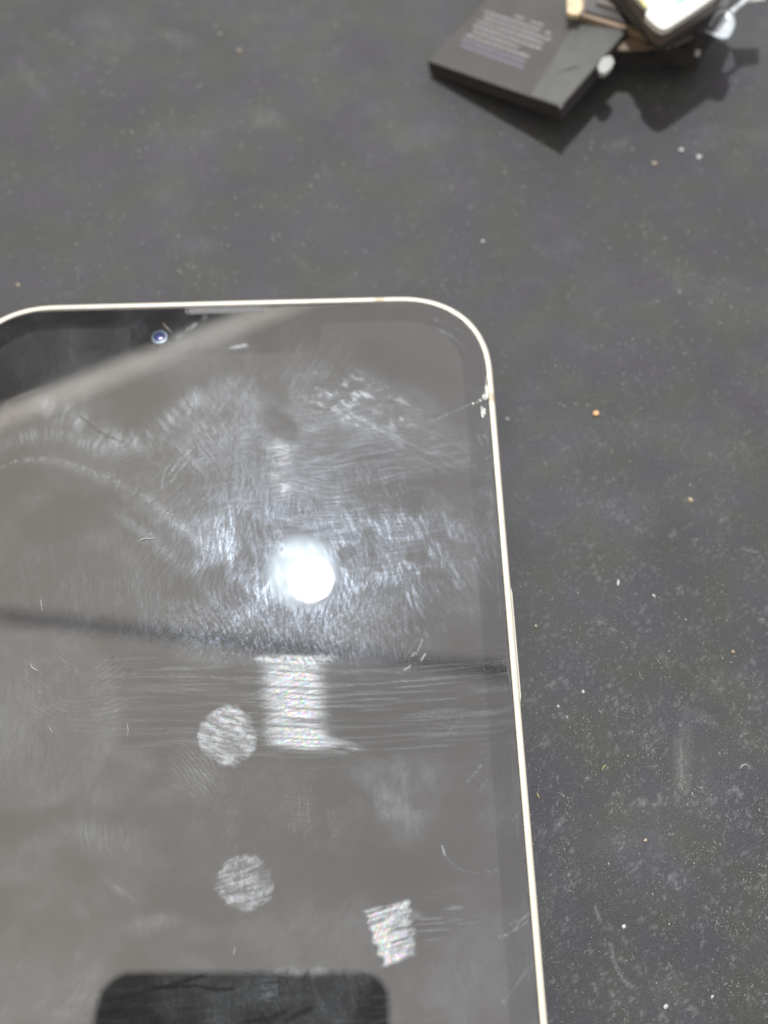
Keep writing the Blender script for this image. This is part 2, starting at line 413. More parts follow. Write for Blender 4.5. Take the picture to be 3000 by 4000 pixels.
# earpiece slot
def capsule(i0, i1, d, r, z, n=8):
    pts = []
    for k in range(n + 1):
        a = -math.pi / 2 + math.pi * k / n; pts.append(loc_to_world(i1 + math.cos(a) * r, d + math.sin(a) * r, z))
    for k in range(n + 1):
        a = math.pi / 2 + math.pi * k / n; pts.append(loc_to_world(i0 + math.cos(a) * r, d + math.sin(a) * r, z))
    return pts
sp = finish(prism_bm(capsule(31.7, 41.4, 1.72, .36, 7.53), .3), 'speaker_grille', M['grille'], phone, phone_root_mm)
bm = bmesh.new(); ring = capsule(31.55, 41.55, 1.72, .55, 7.52, 8); ring.append(ring[0])
tube_bm(ring, .07, 6, bm); finish(bm, 'speaker_rim', M['grille_rim'], sp, phone_root_mm)
# front camera under the glass
cc = loc_to_world(45.55, 5.75, 6.95)
lens = finish(lathe_bm([(0, .02), (.42, .04), (.78, .08), (.84, .06), (.84, -.2)], cc), 'front_camera', M['lens'], phone, phone_root_mm)
c2 = loc_to_world(45.6, 5.68, 6.94)
finish(lathe_bm([(.80, .02), (.86, .16), (1.02, .14), (1.12, .02)], c2), 'lens_ring', M['lens_ring'], lens, phone_root_mm)
finish(lathe_bm([(0, .12), (.3, .11), (.46, .07)], cc), 'lens_core', M['lens_core'], lens, phone_root_mm)
a1, a2 = at(636, 1262, 7.0), at(668, 1298, 7.0)
finish(tube_bm([a1, (a1 + a2) / 2, a2], [.05, .09, .04], 6), 'tan_streak', mat('tan_strip', (.13, .09, .06), .5), phone, phone_root_mm)  # thin tan streak added beside the lens
# side button
btn = []
for s, zz in ((43.4, 1), (58.3, 1)): pass
bm = bmesh.new()
prof = [(.1, 2.2), (-.34, 2.3), (-.42, 2.7), (-.42, 4.9), (-.34, 5.3), (.1, 5.5)]
rows = []
for d, k in ((43.2, .0), (43.6, .75), (44.2, 1), (57.6, 1), (58.2, .75), (58.6, .0)):
    rows.append([bm.verts.new(loc_to_world(off * k if off < 0 else off, d, 4.1 + (z - 4.1) * (.8 + .2 * k))) for off, z in prof])
for a, b in zip(rows, rows[1:]):
    for k in range(len(prof) - 1): bm.faces.new((a[k], a[k + 1], b[k + 1], b[k]))
bm.faces.new(rows[0]); bm.faces.new(rows[-1][::-1])
finish(bm, 'side_button', M['frame'], phone, phone_root_mm, angle=40)
# chipped corner of glass beside the right antenna band
shards = [[(1893, 1522), (1900, 1548), (1908, 1556), (1906, 1518), (1898, 1490)], [(1882, 1552), (1890, 1562), (1904, 1560), (1900, 1540), (1892, 1535)],
          [(1878, 1585), (1886, 1590), (1889, 1628), (1884, 1630), (1879, 1610)], [(1888, 1592), (1897, 1598), (1895, 1622), (1890, 1615)],
          [(1868, 1562), (1878, 1558), (1882, 1568), (1872, 1570)], [(1858, 1573), (1866, 1568), (1868, 1576)], [(1842, 1575), (1850, 1572), (1852, 1579), (1845, 1581)],
          [(1899, 1470), (1902, 1472), (1900, 1500), (1897, 1497)]]
for pg in shards:
    pts = [at(u, v, 7.55 + random.uniform(0, .12)) for u, v in pg]
    finish(prism_bm(pts, .06), 'glass_chip', M['chip'], phone, phone_root_mm, smooth=False)

# ---- front glass: fine sheet that carries the grease marks and painted lamp glare
def build_glass():
    off = .98
    ds = np.concatenate([np.array([0, .02, .05, .09, .14, .2, .28, .38, .5]), np.arange(.6, 97.5, .11), np.linspace(98, PL - 2 * off - 13, 8),
                         np.linspace(PL - 2 * off - 12.5, PL - 2 * off, 26)])
    t = np.linspace(-1, 1, 640)
    D, T = np.meshgrid(ds, t, indexing='ij')
    hw = half_w(D, off)
    I = PW / 2 + T * hw; DD = D + off
    X = A.x + N_IN.x * I + D_DN.x * DD; Y = A.y + N_IN.y * I + D_DN.y * DD
    Z = np.full_like(X, 7.5)
    edge = np.minimum(np.minimum(hw - np.abs(T * hw), D), (PL - 2 * off) - D)
    Z = Z - .10 * (1 - smooth(0, .35, edge)) ** 2
    U, V = to_px(X, Y, Z)
    U = U.astype(np.float32); V = V.astype(np.float32)
    film_glare = np.zeros(U.shape, np.float32); iso = np.zeros_like(film_glare); ani = np.zeros_like(film_glare)  # first layer holds grease and painted lamp glare alike
    big = fbm(U / 260, V / 260, 3, 4); med = fbm(U / 60, V / 60, 13, 3); fine = vnoise(U / 8, V / 8, 19)
    wob = (fbm(U / 120, V / 120, 101, 3) - .5)
    # overall greasy veil, cloudy
    film_glare += .0028 + .0125 * smooth(.36, .70, big) * (.4 + med) + .005 * ell(U, V, 250, 1330, 420, 160, -10, .8) + .004 * smooth(.5, .9, fstreak(U, V, 30, 60, 9, 18)) * med; iso += .010 + .03 * smooth(.35, .8, big)
    # ridged finger smears, with lamp glow painted in round its mirror image
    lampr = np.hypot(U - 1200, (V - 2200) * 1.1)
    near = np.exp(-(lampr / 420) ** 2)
    vert = fstreak(U, V, 97, 60, 9, 201); vert2 = ridge(U, V, 95, 13, 202)
    gran = vnoise(U / 6.5, V / 7, 203) * vnoise(U / 9, V / 11, 204)
    zone = ell(U, V, 820, 2230, 900, 360, 8, .7) * (1 - smooth(2430, 2560, V + 120 * wob)) * (.35 + .65 * smooth(.35, .6, fbm(U / 150, V / 110, 206, 3)))
    rid = smooth(.40, .85, vert * .7 + vert2 * .35) * (.35 + .9 * med)
    iso += zone * (.07 + .13 * rid); film_glare += .014 * zone * rid * (.35 + near)
    zr = ell(U, V, 1470, 2190, 380, 260, 25, .75) * smooth(.36, .56, fbm(U / 90, V / 90, 207, 3))
    gr = smooth(.45, .85, fstreak(U, V, 112, 34, 9, 205))
    iso += zr * (.10 + .34 * gr); film_glare += .05 * zr * gr * (.3 + near)
    zb = ell(U, V, 1110, 2440, 400, 120, 3, .7); gg = smooth(.20, .50, gran)
    iso += zb * (.05 + .18 * gg); film_glare += .030 * zb * gg * smooth(.35, .6, med)
    zl = ell(U, V, 930, 2160, 150, 190, 40, .8) * smooth(.3, .6, fbm(U / 60, V / 90, 208, 2)); iso += .8 * zl * (.3 + rid); film_glare += .05 * zl * (.3 + rid)
    glow = np.exp(-(lampr / 330) ** 2); iso += .11 * glow * (.6 + .4 * vert)
    # scuffs above the lamp: fine level strokes, cloudy
    hz = ell(U, V, 1330, 1860, 520, 320, -5, .8) * (.3 + .7 * smooth(.35, .62, fbm(U / 110, V / 60, 209, 3))); hs = smooth(.42, .85, fstreak(U, V, 8, 90, 9, 210)) * (.5 + med)
    iso += hz * (.05 + .12 * hs); ani += .12 * hz * hs; film_glare += .009 * hz * (.3 + hs)
    zv = ell(U, V, 1000, 1950, 190, 330, 0, .7); hv = smooth(.42, .85, fstreak(U, V, 84, 80, 7, 212)); iso += zv * (.06 + .10 * hv); film_glare += .005 * zv * hv
    col = np.exp(-((U - 1105 - .05 * (V - 1850)) / 44) ** 2) * smooth(1690, 1760, V) * (1 - smooth(1900, 1985, V)) * (.4 + .6 * smooth(.3, .6, fbm(U / 30, V / 40, 213, 2)))  # column of lamp glare above the lamp image, painted as pale colour
    hs2 = smooth(.30, .8, fstreak(U, V, 10, 60, 6, 211)); film_glare += .17 * col * (.2 + hs2)
    for p in ([(1072, 1785), (1105, 1780), (1148, 1762)], [(1076, 1800), (1110, 1800), (1140, 1785)]):
        d, q = poly_dist(U, V, p); film_glare *= 1 - .5 * np.exp(-(d / 4) ** 2); iso *= 1 - .5 * np.exp(-(d / 4) ** 2)
    for p in ([(925, 1650), (900, 1850), (880, 2090), (868, 2260)],):
        d, q = poly_dist(U, V, p); k = 1 - .45 * np.exp(-(d / 4.5) ** 2); film_glare *= k; iso *= k
    # scaly bright patch upper right
    sc_ = ell(U, V, 1390, 1570, 175, 80, -15, .7) * smooth(.33, .62, fbm(U / 45, V / 35, 219, 2)); s1 = smooth(.45, .80, fstreak(U, V, -30, 18, 8, 220))
    film_glare += .16 * sc_ * s1 + .020 * sc_; iso += .1 * sc_ * s1
    sw = ell(U, V, 1570, 1700, 270, 75, -28, .9); s2 = smooth(.5, .85, fstreak(U, V, -28, 50, 7, 221)); film_glare += .030 * sw * (.3 + s2) * med; iso += .1 * sw * s2
    sw = ell(U, V, 1230, 1650, 230, 80, 10, .9); film_glare += .018 * sw * (.3 + smooth(.45, .85, fstreak(U, V, 3, 60, 7, 222))) * (.3 + med)
    sw = ell(U, V, 1000, 1570, 340, 170, 20, .9); q_ = smooth(.4, .85, fstreak(U, V, 58, 70, 8, 223)) * (.3 + med); film_glare += .012 * sw * (.2 + q_); iso += .05 * sw * q_
    sw = ell(U, V, 760, 1740, 230, 170, 35, .9); q_ = smooth(.4, .85, fstreak(U, V, 50, 50, 9, 224) * .7 + .4 * ridge(U, V, -55, 17, 225, 3)) * (.3 + med); film_glare += .026 * sw * (.15 + q_)
    # broad cleaner swipes and one clean finger blob
    for pts, wd, k_ in (([(1040, 1330), (1060, 1480), (1090, 1620)], 70, .45), ([(1060, 1650), (1120, 1680)], 55, .55), ([(480, 1500), (620, 1580), (560, 1660)], 85, .7), ([(1400, 1950), (1620, 1930), (1800, 1890)], 75, .6),
                        ([(150, 2050), (400, 1990), (560, 2100), (700, 2280)], 80, .5), ([(960, 2060), (1010, 2160), (1060, 2200)], 60, .65), ([(1080, 2080), (1180, 2100)], 45, .5),
                        ([(0, 1900), (200, 1880), (420, 1960)], 60, .5), ([(1450, 1380), (1700, 1480), (1820, 1620)], 70, .6), ([(1480, 2480), (1650, 2420), (1850, 2460)], 60, .35),
                        ([(620, 2700), (760, 2720)], 60, .4), ([(250, 3060), (420, 3000), (560, 3050)], 55, .45), ([(900, 3050), (960, 3250), (940, 3350)], 60, .35), ([(1300, 3300), (1500, 3380), (1650, 3420)], 60, .4), ([(60, 3500), (300, 3400), (520, 3420)], 50, .3)):
        d, p = poly_dist(U + 40 * wob, V + 40 * wob, pts); k = 1 - k_ * (1 - smooth(wd * .55, wd * 1.25, d)); film_glare *= k; iso *= k
    for pts, wd, a_ in (([(430, 1980), (560, 2080), (700, 2200), (820, 2290)], 26, .016), ([(560, 1960), (700, 2060), (860, 2150)], 20, .016), ([(640, 1700), (760, 1620), (900, 1500)], 60, .012),
                        ([(1180, 1700), (1300, 1640), (1420, 1620)], 30, .014), ([(20, 3330), (300, 3250), (620, 3270)], 40, .008), ([(500, 3610), (640, 3590), (800, 3625)], 24, .014), ([(1350, 3000), (1500, 3080), (1560, 3200)], 40, .010)):
        d, p = poly_dist(U + 40 * wob, V + 40 * wob, pts); k = np.exp(-(d / wd) ** 2) * np.sin(np.clip(p, .03, .97) * math.pi) ** .5 * (.3 + .9 * med); film_glare += a_ * k; iso += .15 * k
    # curling bands top left
    for pts, wd, amp, dg in (([(60, 1530), (180, 1585), (300, 1640), (400, 1700), (480, 1735), (560, 1715), (650, 1645), (760, 1560)], 36, .050, 62),
                             ([(-20, 1765), (70, 1715), (180, 1695), (260, 1705), (360, 1735), (440, 1765)], 27, .030, 62),
                             ([(690, 1830), (760, 1760), (850, 1690), (930, 1600)], 95, .020, -35)):
        d, p = poly_dist(U + 26 * wob, V + 26 * wob, pts)
        k = np.exp(-(d / wd) ** 2) * (.30 + .8 * smooth(.3, .8, vnoise(p * 75, d / 60, int(wd)))) * smooth(-.02, .25, p)
        k = k * (.5 + .5 * fstreak(U, V, dg, 50, 12, int(wd) + 50)) ; film_glare += amp * 1.3 * k * (.4 + med); iso += .2 * k
    for p in ([(672, 1800), (640, 1850), (632, 1900)], [(740, 1790), (700, 1840), (670, 1880)], [(760, 1745), (700, 1800), (662, 1850)]):
        d, q = poly_dist(U, V, p); film_glare += .05 * np.exp(-(d / 4) ** 2) * smooth(.35, .6, vnoise(q * 40, d * 0, 9))
    d, p = poly_dist(U, V, [(310, 1622), (350, 1660), (410, 1700), (480, 1728)]); film_glare *= 1 - .9 * np.exp(-(d / 6) ** 2)
    for p_, a_ in (([(0, 1830), (80, 1795), (190, 1788), (280, 1810), (400, 1855), (540, 1925), (640, 1990), (740, 2080), (850, 2170)], .022),
                   ([(60, 1806), (190, 1802), (300, 1830), (440, 1885)], .014)):
        d, p = poly_dist(U + 10 * wob, V + 10 * wob, p_); film_glare += a_ * np.exp(-(d / (6 + 14 * p)) ** 2) * smooth(.35, .7, vnoise(p * 150, d / 9, 44)) * 1.4
    # the wide horizontal wipe below the lamp: cleaned, with fine level strokes
    curve = V - (2575 + 45 * np.sin((U - 500) / 600) - .00009 * (U - 1000) ** 2)
    wipe = smooth(-22, 22, curve + 40 * wob) * (1 - smooth(330, 420, curve + 60 * wob)) * smooth(250, 620, U)
    film_glare *= 1 - .75 * wipe; iso *= 1 - .7 * wipe
    lev = fstreak(U, V + 20 * np.sin(U / 330), 2, 150, 8, 230); lev = smooth(.40, .9, lev) * (.3 + 1.0 * fbm(U / 170, V / 30, 231))
    iso += .10 * wipe * lev; ani += .7 * wipe * lev; film_glare += .012 * wipe * lev
    q = quad_mask(U, V, [(985, 2562), (1292, 2566), (1268, 2820), (1400, 2935), (985, 2900)][0:3] + [(1290, 2860), (1385, 2932), (1060, 2905), (990, 2780)], 20)
    bright = .95 * np.exp(-((U - 1150 - .08 * (V - 2740)) / 105) ** 4) * smooth(2552, 2575, V) * (1 - smooth(2890, 2950, V + .10 * (U - 1150) * -1))  # lamp glare scattered along the wipe, painted as a bright block
    foot = ell(U, V, 1270, 2912, 120, 30, -8, .5)
    edgeb = np.exp(-((V - 2572) / 12) ** 2) * smooth(970, 1010, U) * (1 - smooth(1290, 1330, U))
    st2 = np.clip(.55 * streak(U, V, -3, 190, 6.5, 232) + .3 * streak(U, V, -4, 80, 11, 234) + .25 * streak(U, V, -2, 60, 6, 235), 0, 1)
    film_glare += (.33 * bright * (.22 + .85 * smooth(.2, .85, st2)) * (.6 + .8 * fbm(U / 90, V / 22, 233)) + .22 * foot * smooth(.3, .8, st2) + .14 * edgeb * smooth(.2, .6, vnoise(U / 12, V / 6, 9)))
    # round blurred lamp reflections painted in as pale colour, with slanting ridges
    for cu, cv, r, amp, dg, sd in ((888, 2875, 112, .12, 18, 240), (958, 3448, 108, .075, -14, 241)):
        rr = np.hypot(U - cu, V - cv) + 10 * (vnoise(U / 16, V / 16, sd) - .5)
        m_ = 1 - smooth(r - 16, r + 10, rr + 26 * (fbm(U / 40, V / 40, sd + 9, 2) - .5))
        s3 = smooth(.30, .80, fstreak(U, V, -dg, 34, 13, sd)) * .75 + .45 * ridge(U, V, -dg, 21, sd + 3, 6) * smooth(.3, .6, vnoise(U / 5, V / 5, sd))
        film_glare += amp * 1.8 * m_ * (.18 + .9 * s3) * (.5 + .8 * med)
    # small rainbow-ish wedge of painted lamp glare and the finger drag right of it
    wq = quad_mask(U + 30 * (streak(U, V, 17, 60, 12, 252) - .5), V, [(1425, 3565), (1590, 3515), (1625, 3720), (1505, 3775)], 12)
    s4 = smooth(.2, .8, fstreak(U, V, 17, 70, 15, 250)); film_glare += .34 * wq * (.15 + s4) * (.6 + .6 * med)
    dr = ell(U, V, 1690, 3590, 190, 85, 14, .4); s5 = smooth(.55, .85, streak(U, V, 4, 90, 9, 251)); film_glare = film_glare * (1 - .5 * dr) + .03 * dr * s5
    dr2 = ell(U, V, 1580, 3440, 150, 70, 0, .5); film_glare *= 1 - .35 * dr2
    # concentric fingerprint at the left
    rr = np.hypot(U - 330, (V - 2450) * .95) + 12 * wob
    fp = (.5 + .5 * np.sin(rr / 2.9 + 5 * (fbm(U / 60, V / 60, 270, 2) - .5))) * smooth(.35, .6, fbm(U / 55, V / 45, 271, 3)) * (.4 + .6 * vnoise(U / 10, V / 8, 272)) * ell(U, V, 300, 2690, 240, 190, 0, .4)
    film_glare += .020 * fp * (.3 + med); iso += .05 * fp
    film_glare += .012 * (smooth(2440, 2480, V + 60 * wob) * (1 - smooth(360, 420, np.hypot(U - 80, V - 2780) + 30 * wob)))
    # crosshatched print in the lower middle
    hx = ell(U, V, 1130, 3150, 380, 260, 0, .45)
    xh = ridge(U, V, 86, 15, 260, 5) * .9 + ridge(U, V, -4, 16, 261, 5) * .8
    hx = hx * smooth(.32, .6, fbm(U / 90, V / 110, 263, 3)); film_glare = film_glare * (1 - .3 * hx) + .024 * hx * xh * (.2 + med) * (.4 + .6 * vnoise(U / 9, V / 12, 264))
    for cu, cv, rv in ((1170, 3170, 50), (1190, 3230, 60), (1205, 3190, 50), (1150, 3240, 30)):
        film_glare += .03 * np.exp(-((U - cu) / 4) ** 2) * np.exp(-((V - cv) / rv) ** 2) * smooth(.3, .7, vnoise(U / 6, V / 7, cu))
    cl = ell(U, V, 1560, 3100, 130, 150, 40, .6); film_glare += .012 * cl * smooth(.4, .7, med)
    cl = ell(U, V, 700, 3080, 120, 60, 20, .6); film_glare += .006 * cl
    # pale ridges lower left of the upper painted light disc
    rg = ell(U, V, 770, 3010, 90, 110, 30, .5); film_glare += .022 * rg * 1.5 * ridge(U, V, -50, 17, 262, 5)
    # soft veils, the first a dim lamp reflection painted in
    for cu, cv, ru, rv, dg, a_ in ((1430, 2430, 130, 95, 30, .014), (620, 1700, 60, 60, 0, -.004), (430, 3060, 150, 90, 20, .006), (590, 3610, 80, 30, 10, .012), (470, 3480, 60, 12, -35, .014),
                                   (780, 3650, 110, 30, 5, .008), (300, 3850, 80, 130, -35, .008), (1650, 3850, 110, 130, -40, .007), (1140, 3630, 420, 50, 10, .004)):
        film_glare += a_ * ell(U, V, cu, cv, ru, rv, dg, .7) * (.5 + med)
    # darker strokes low on the glass, over the mirrored phone
    for p_, wd in (([(560, 3870), (660, 3850), (740, 3825), (800, 3810)], 8), ([(600, 3858), (760, 3850), (850, 3862), (910, 3858)], 7), ([(410, 3905), (520, 3890), (590, 3860)], 7), ([(400, 3960), (470, 3945)], 12), ([(960, 3990), (1060, 3975), (1110, 3950)], 12), ([(1110, 3990), (1210, 3945)], 14)):
        d, p = poly_dist(U, V + 14 * wob, p_); film_glare *= 1 - .85 * np.exp(-(d / wd) ** 2)
    bl = ell(U, V, 1050, 3890, 34, 60, 0, .8); film_glare += .035 * bl * smooth(.4, .8, fstreak(U, V, 3, 30, 12, 280)); film_glare += .05 * ell(U, V, 1190, 3795, 95, 16, 0, .9) * smooth(.2, .6, fstreak(U, V, 88, 30, 16, 281))
    film_glare += .010 * smooth(.5, .9, fstreak(U, V, 4, 60, 12, 282)) * smooth(3790, 3860, V) * med
    # hairline scratches, lint lines
    for p_, wd, a_, br in (([(700, 1312), (740, 1282), (772, 1262), (800, 1238)], 7, .10, 1), ([(905, 1358), (925, 1355)], 5, .12, 0), ([(930, 1354), (960, 1350)], 6, .16, 0),
                        ([(1840, 1580), (1700, 1640), (1600, 1690), (1350, 1735), (1180, 1750)], 3, .012, 0), ([(1860, 1570), (1780, 1603), (1700, 1640)], 3, .03, 1),
                        ([(1660, 2555), (1645, 2580)], 3, .14, 0), ([(1620, 2550), (1610, 2562)], 3, .14, 0), ([(1580, 2617), (1602, 2602)], 3, .14, 0), ([(1650, 2500), (1625, 2560)], 3, .06, 0),
                        ([(1725, 3310), (1740, 3340), (1770, 3380), (1820, 3408), (1880, 3412), (1940, 3398), (1995, 3375)], 3, .03, 1), ([(1727, 3305), (1738, 3340)], 3, .10, 0),
                        ([(1990, 3610), (2040, 3590), (2065, 3575)], 4, .05, 1), ([(1950, 3660), (1985, 3650), (2010, 3635), (2060, 3600)], 4, .06, 1), ([(2000, 3640), (2065, 3560)], 3, .04, 0),
                        ([(2020, 3840), (2080, 3760)], 3, .03, 0), ([(1960, 3920), (2080, 3770)], 3, .02, 0), ([(1890, 1700), (1900, 1712)], 4, .06, 0), ([(1866, 1700), (1885, 1740)], 3, .04, 0),
                        ([(1900, 1788), (1940, 1770)], 4, .06, 1), ([(2000, 3210), (2020, 3185)], 3, .03, 0), ([(0, 1602), (60, 1555), (150, 1520)], 3, .04, 0), ([(1720, 1290), (1765, 1310)], 4, .03, 1),
                        ([(1690, 1245), (1760, 1265), (1810, 1300)], 4, .03, 1), ([(1700, 1280), (1760, 1310), (1800, 1345), (1830, 1385)], 3, .015, 0),
                        ([(1880, 2990), (1830, 3050)], 5, .03, 1), ([(1900, 3050), (1860, 3110)], 5, .02, 1), ([(1810, 2800), (1750, 2860)], 4, .02, 1)):
        d, p = poly_dist(U, V, p_); k = np.exp(-(d / wd) ** 2)
        if br: k = k * smooth(.35, .6, vnoise(p * 24 + wd, d * 0 + U[0, 0], int(p_[0][0]) % 91))
        film_glare += a_ * k
    # scuffed line near the right rim
    i_edge = hw - T * hw
    side = (T < 0)
    dist_r = np.where(side, hw + T * hw, 99.)
    ln = np.exp(-((dist_r - .62) / .06) ** 2) * smooth(.30, .62, vnoise(V / 30, V * 0 + 3, 71)) * smooth(1450, 1800, V) * (.35 + .65 * (1 - smooth(2300, 2500, V)))
    film_glare += .05 * ln
    film_glare += .02 * np.exp(-((dist_r - .10) / .05) ** 2) * smooth(.4, .7, vnoise(V / 22, V * 0 + 8, 72))
    # scattered specks of dust
    sp_ = vnoise(U / 5.5, V / 5.5, 300); film_glare += .05 * smooth(.965, .995, sp_) * smooth(.4, .8, med)
    film_glare = np.clip(film_glare * (.85 + .3 * fine), 0, .5); iso = np.clip(iso, 0, 1); ani = np.clip(ani, 0, 1)
    me, f = grid_mesh('front_glass', (X - phone_root_mm.x) * MM, (Y - phone_root_mm.y) * MM, Z * MM)
    hdir = np.clip(wipe + .9 * hz + col + .6 * ell(U, V, 1500, 1700, 300, 150, 0, .6), 0, 1)
    film_glare = film_glare * (1 - .35 * (1 - smooth(2.2, 3.2, np.minimum(dist_r, D + 0 * D))))
    add_attr(me, 'level', hdir); add_attr(me, 'film_glare', film_glare); add_attr(me, 'iso', iso); add_attr(me, 'ani', ani)
    uv = me.uv_layers.new(name='UVMap'); fl = f.ravel()
    uvc = np.stack([(I.ravel()[fl]) / 100, (DD.ravel()[fl]) / 100], -1).astype(np.float32); uv.data.foreach_set('uv', uvc.ravel())
    me.shade_smooth()
    m = bpy.data.materials.new('greasy_glare_glass'); m.use_nodes = True; t = m.node_tree; t.nodes.clear()
    Nn = t.nodes.new; K = t.links.new
    def attr(n):
        a = Nn('ShaderNodeAttribute'); a.attribute_name = n; return a.outputs['Fac']
    def math_(op, a, b):
        n = Nn('ShaderNodeMath'); n.operation = op; n.use_clamp = True
        for k, x in enumerate((a, b)):
            if isinstance(x, (int, float)): n.inputs[k].default_value = x
            else: K(x, n.inputs[k])
        return n.outputs[0]
    tcn = Nn('ShaderNodeTexCoord')
    wn_ = Nn('ShaderNodeTexNoise'); wn_.inputs['Scale'].default_value = 5.5; wn_.inputs['Detail'].default_value = 1; K(tcn.outputs['UV'], wn_.inputs['Vector'])
    wm = Nn('ShaderNodeVectorMath'); wm.operation = 'MULTIPLY'; K(wn_.outputs['Color'], wm.inputs[0]); wm.inputs[1].default_value = (.16, .10, 0)
    wv = Nn('ShaderNodeVectorMath'); wv.operation = 'ADD'; K(tcn.outputs['UV'], wv.inputs[0]); K(wm.outputs[0], wv.inputs[1])
    def strokes(sx_, sy_, det, lo, hi):
        mp = Nn('ShaderNodeMapping'); mp.inputs['Scale'].default_value = (sx_, sy_, 1); mp.inputs['Rotation'].default_value = (0, 0, .05)
        K(wv.outputs[0], mp.inputs['Vector'])
        n = Nn('ShaderNodeTexNoise'); n.inputs['Scale'].default_value = 1; n.inputs['Detail'].default_value = det; n.inputs['Roughness'].default_value = .65; n.inputs['Distortion'].default_value = .3
        K(mp.outputs[0], n.inputs['Vector'])
        q = Nn('ShaderNodeMapRange'); q.inputs['From Min'].default_value = .38; q.inputs['From Max'].default_value = .66; q.inputs['To Min'].default_value = lo; q.inputs['To Max'].default_value = hi
        K(n.outputs[0], q.inputs['Value']); return q.outputs[0]
    up_, lv_, gr_ = strokes(300, 48, 3, .38, 1.7), strokes(26, 330, 3, .38, 1.7), strokes(420, 380, 3, .5, 1.5)
    mxd = Nn('ShaderNodeMix'); mxd.data_type = 'FLOAT'; K(attr('level'), mxd.inputs[0]); K(up_, mxd.inputs[2]); K(lv_, mxd.inputs[3])
    fine_ = Nn('ShaderNodeMath'); fine_.operation = 'MULTIPLY'; K(mxd.outputs[0], fine_.inputs[0]); K(gr_, fine_.inputs[1])
    soft_ = Nn('ShaderNodeMapRange'); soft_.clamp = False; K(fine_.outputs[0], soft_.inputs['Value']); soft_.inputs['To Min'].default_value = .55; soft_.inputs['To Max'].default_value = .95
    tr = Nn('ShaderNodeBsdfTransparent'); tr.inputs[0].default_value = (.96, .96, .96, 1)
    gl = Nn('ShaderNodeBsdfGlossy'); gl.inputs['Roughness'].default_value = .0
    fr = Nn('ShaderNodeFresnel'); fr.inputs['IOR'].default_value = 1.85
    m1 = Nn('ShaderNodeMixShader'); K(fr.outputs[0], m1.inputs[0]); K(tr.outputs[0], m1.inputs[1]); K(gl.outputs[0], m1.inputs[2])
    g2 = Nn('ShaderNodeBsdfGlossy'); g2.inputs['Roughness'].default_value = .34; g2.inputs['Color'].default_value = (.68, .80, 1, 1)
    m2 = Nn('ShaderNodeMixShader'); K(math_('MULTIPLY', math_('MULTIPLY', attr('iso'), ISO_K), fine_.outputs[0]), m2.inputs[0]); K(m1.outputs[0], m2.inputs[1]); K(g2.outputs[0], m2.inputs[2])
    g3 = Nn('ShaderNodeBsdfAnisotropic') if hasattr(bpy.types, 'ShaderNodeBsdfAnisotropic') else Nn('ShaderNodeBsdfGlossy')
    g3.inputs['Roughness'].default_value = .36; g3.inputs['Anisotropy'].default_value = .93; g3.inputs['Rotation'].default_value = ANI_ROT
    tg = Nn('ShaderNodeTangent'); tg.direction_type = 'UV_MAP'; tg.uv_map = 'UVMap'; K(tg.outputs[0], g3.inputs['Tangent'])
    m3 = Nn('ShaderNodeMixShader'); K(math_('MULTIPLY', math_('MULTIPLY', attr('ani'), ANI_K), fine_.outputs[0]), m3.inputs[0]); K(m2.outputs[0], m3.inputs[1]); K(g3.outputs[0], m3.inputs[2])
    df = Nn('ShaderNodeBsdfDiffuse')
    cr = Nn('ShaderNodeTexNoise'); cr.inputs['Scale'].default_value = 2600; cr.inputs['Detail'].default_value = 0; K(tcn.outputs['Object'], cr.inputs['Vector'])  # rainbow shimmer of the glare, painted as colour noise
    hs_ = Nn('ShaderNodeMix'); hs_.data_type = 'RGBA'; K(math_('MULTIPLY', attr('film_glare'), 2.2), hs_.inputs[0]); hs_.inputs[6].default_value = (.80, .86, .92, 1)
    K(cr.outputs['Color'], hs_.inputs[7]); K(hs_.outputs[2], df.inputs[0])
    m4 = Nn('ShaderNodeMixShader'); K(math_('MULTIPLY', math_('MULTIPLY', attr('film_glare'), FILM_GLARE_K), soft_.outputs[0]), m4.inputs[0]); K(m3.outputs[0], m4.inputs[1]); K(df.outputs[0], m4.inputs[2])
    out = Nn('ShaderNodeOutputMaterial'); K(m4.outputs[0], out.inputs[0])
    o = mesh_obj('front_glass', me, m, phone)
    return o
ISO_K, ANI_K, FILM_GLARE_K, ANI_ROT = .019, .016, .95, .25
build_glass()

# lint and crumbs lying on the glass
def fibre(pts_px, z, r, label, m='fibre', cat='lint fibre', group='lint on the phone screen'):
    pts = [at(u, v, z + r * .8 + (.12 if 0 < k < len(pts_px) - 1 else 0)) for k, (u, v) in enumerate(pts_px)]
    o = finish(tube_bm(pts, [r * .6] + [r] * (len(pts) - 2) + [r * .4], 6), 'lint_fibre', M[m], None, pts[0])
    return tag(o, label, cat, group)
ZG = 7.5
fibre([(541, 2117), (553, 2107), (568, 2103), (580, 2104)], ZG, .055, 'curled white lint fluff with a long tail on the left of the screen')
fibre([(572, 2098), (580, 2106), (590, 2103), (602, 2104)], ZG, .05, 'short white lint knot touching the curled fluff on the left of the screen')
fibre([(160, 2342), (161, 2362), (167, 2388)], ZG, .045, 'thin white lint hair standing nearly straight above the round fingerprint')
fibre([(118, 2592), (126, 2608), (140, 2617), (152, 2620)], ZG, .05, 'bent pale lint hair lying on the concentric fingerprint at the left')
fibre([(702, 2454), (706, 2464), (709, 2474)], ZG, .045, 'tiny straight lint hair just above the long wipe mark')
fibre([(496, 2828), (501, 2850), (499, 2878)], ZG, .035, 'faint upright lint hair left of the upper round light disc')
fibre([(192, 2838), (198, 2850), (205, 2862)], ZG, .035, 'faint slanting lint hair below the concentric fingerprint')
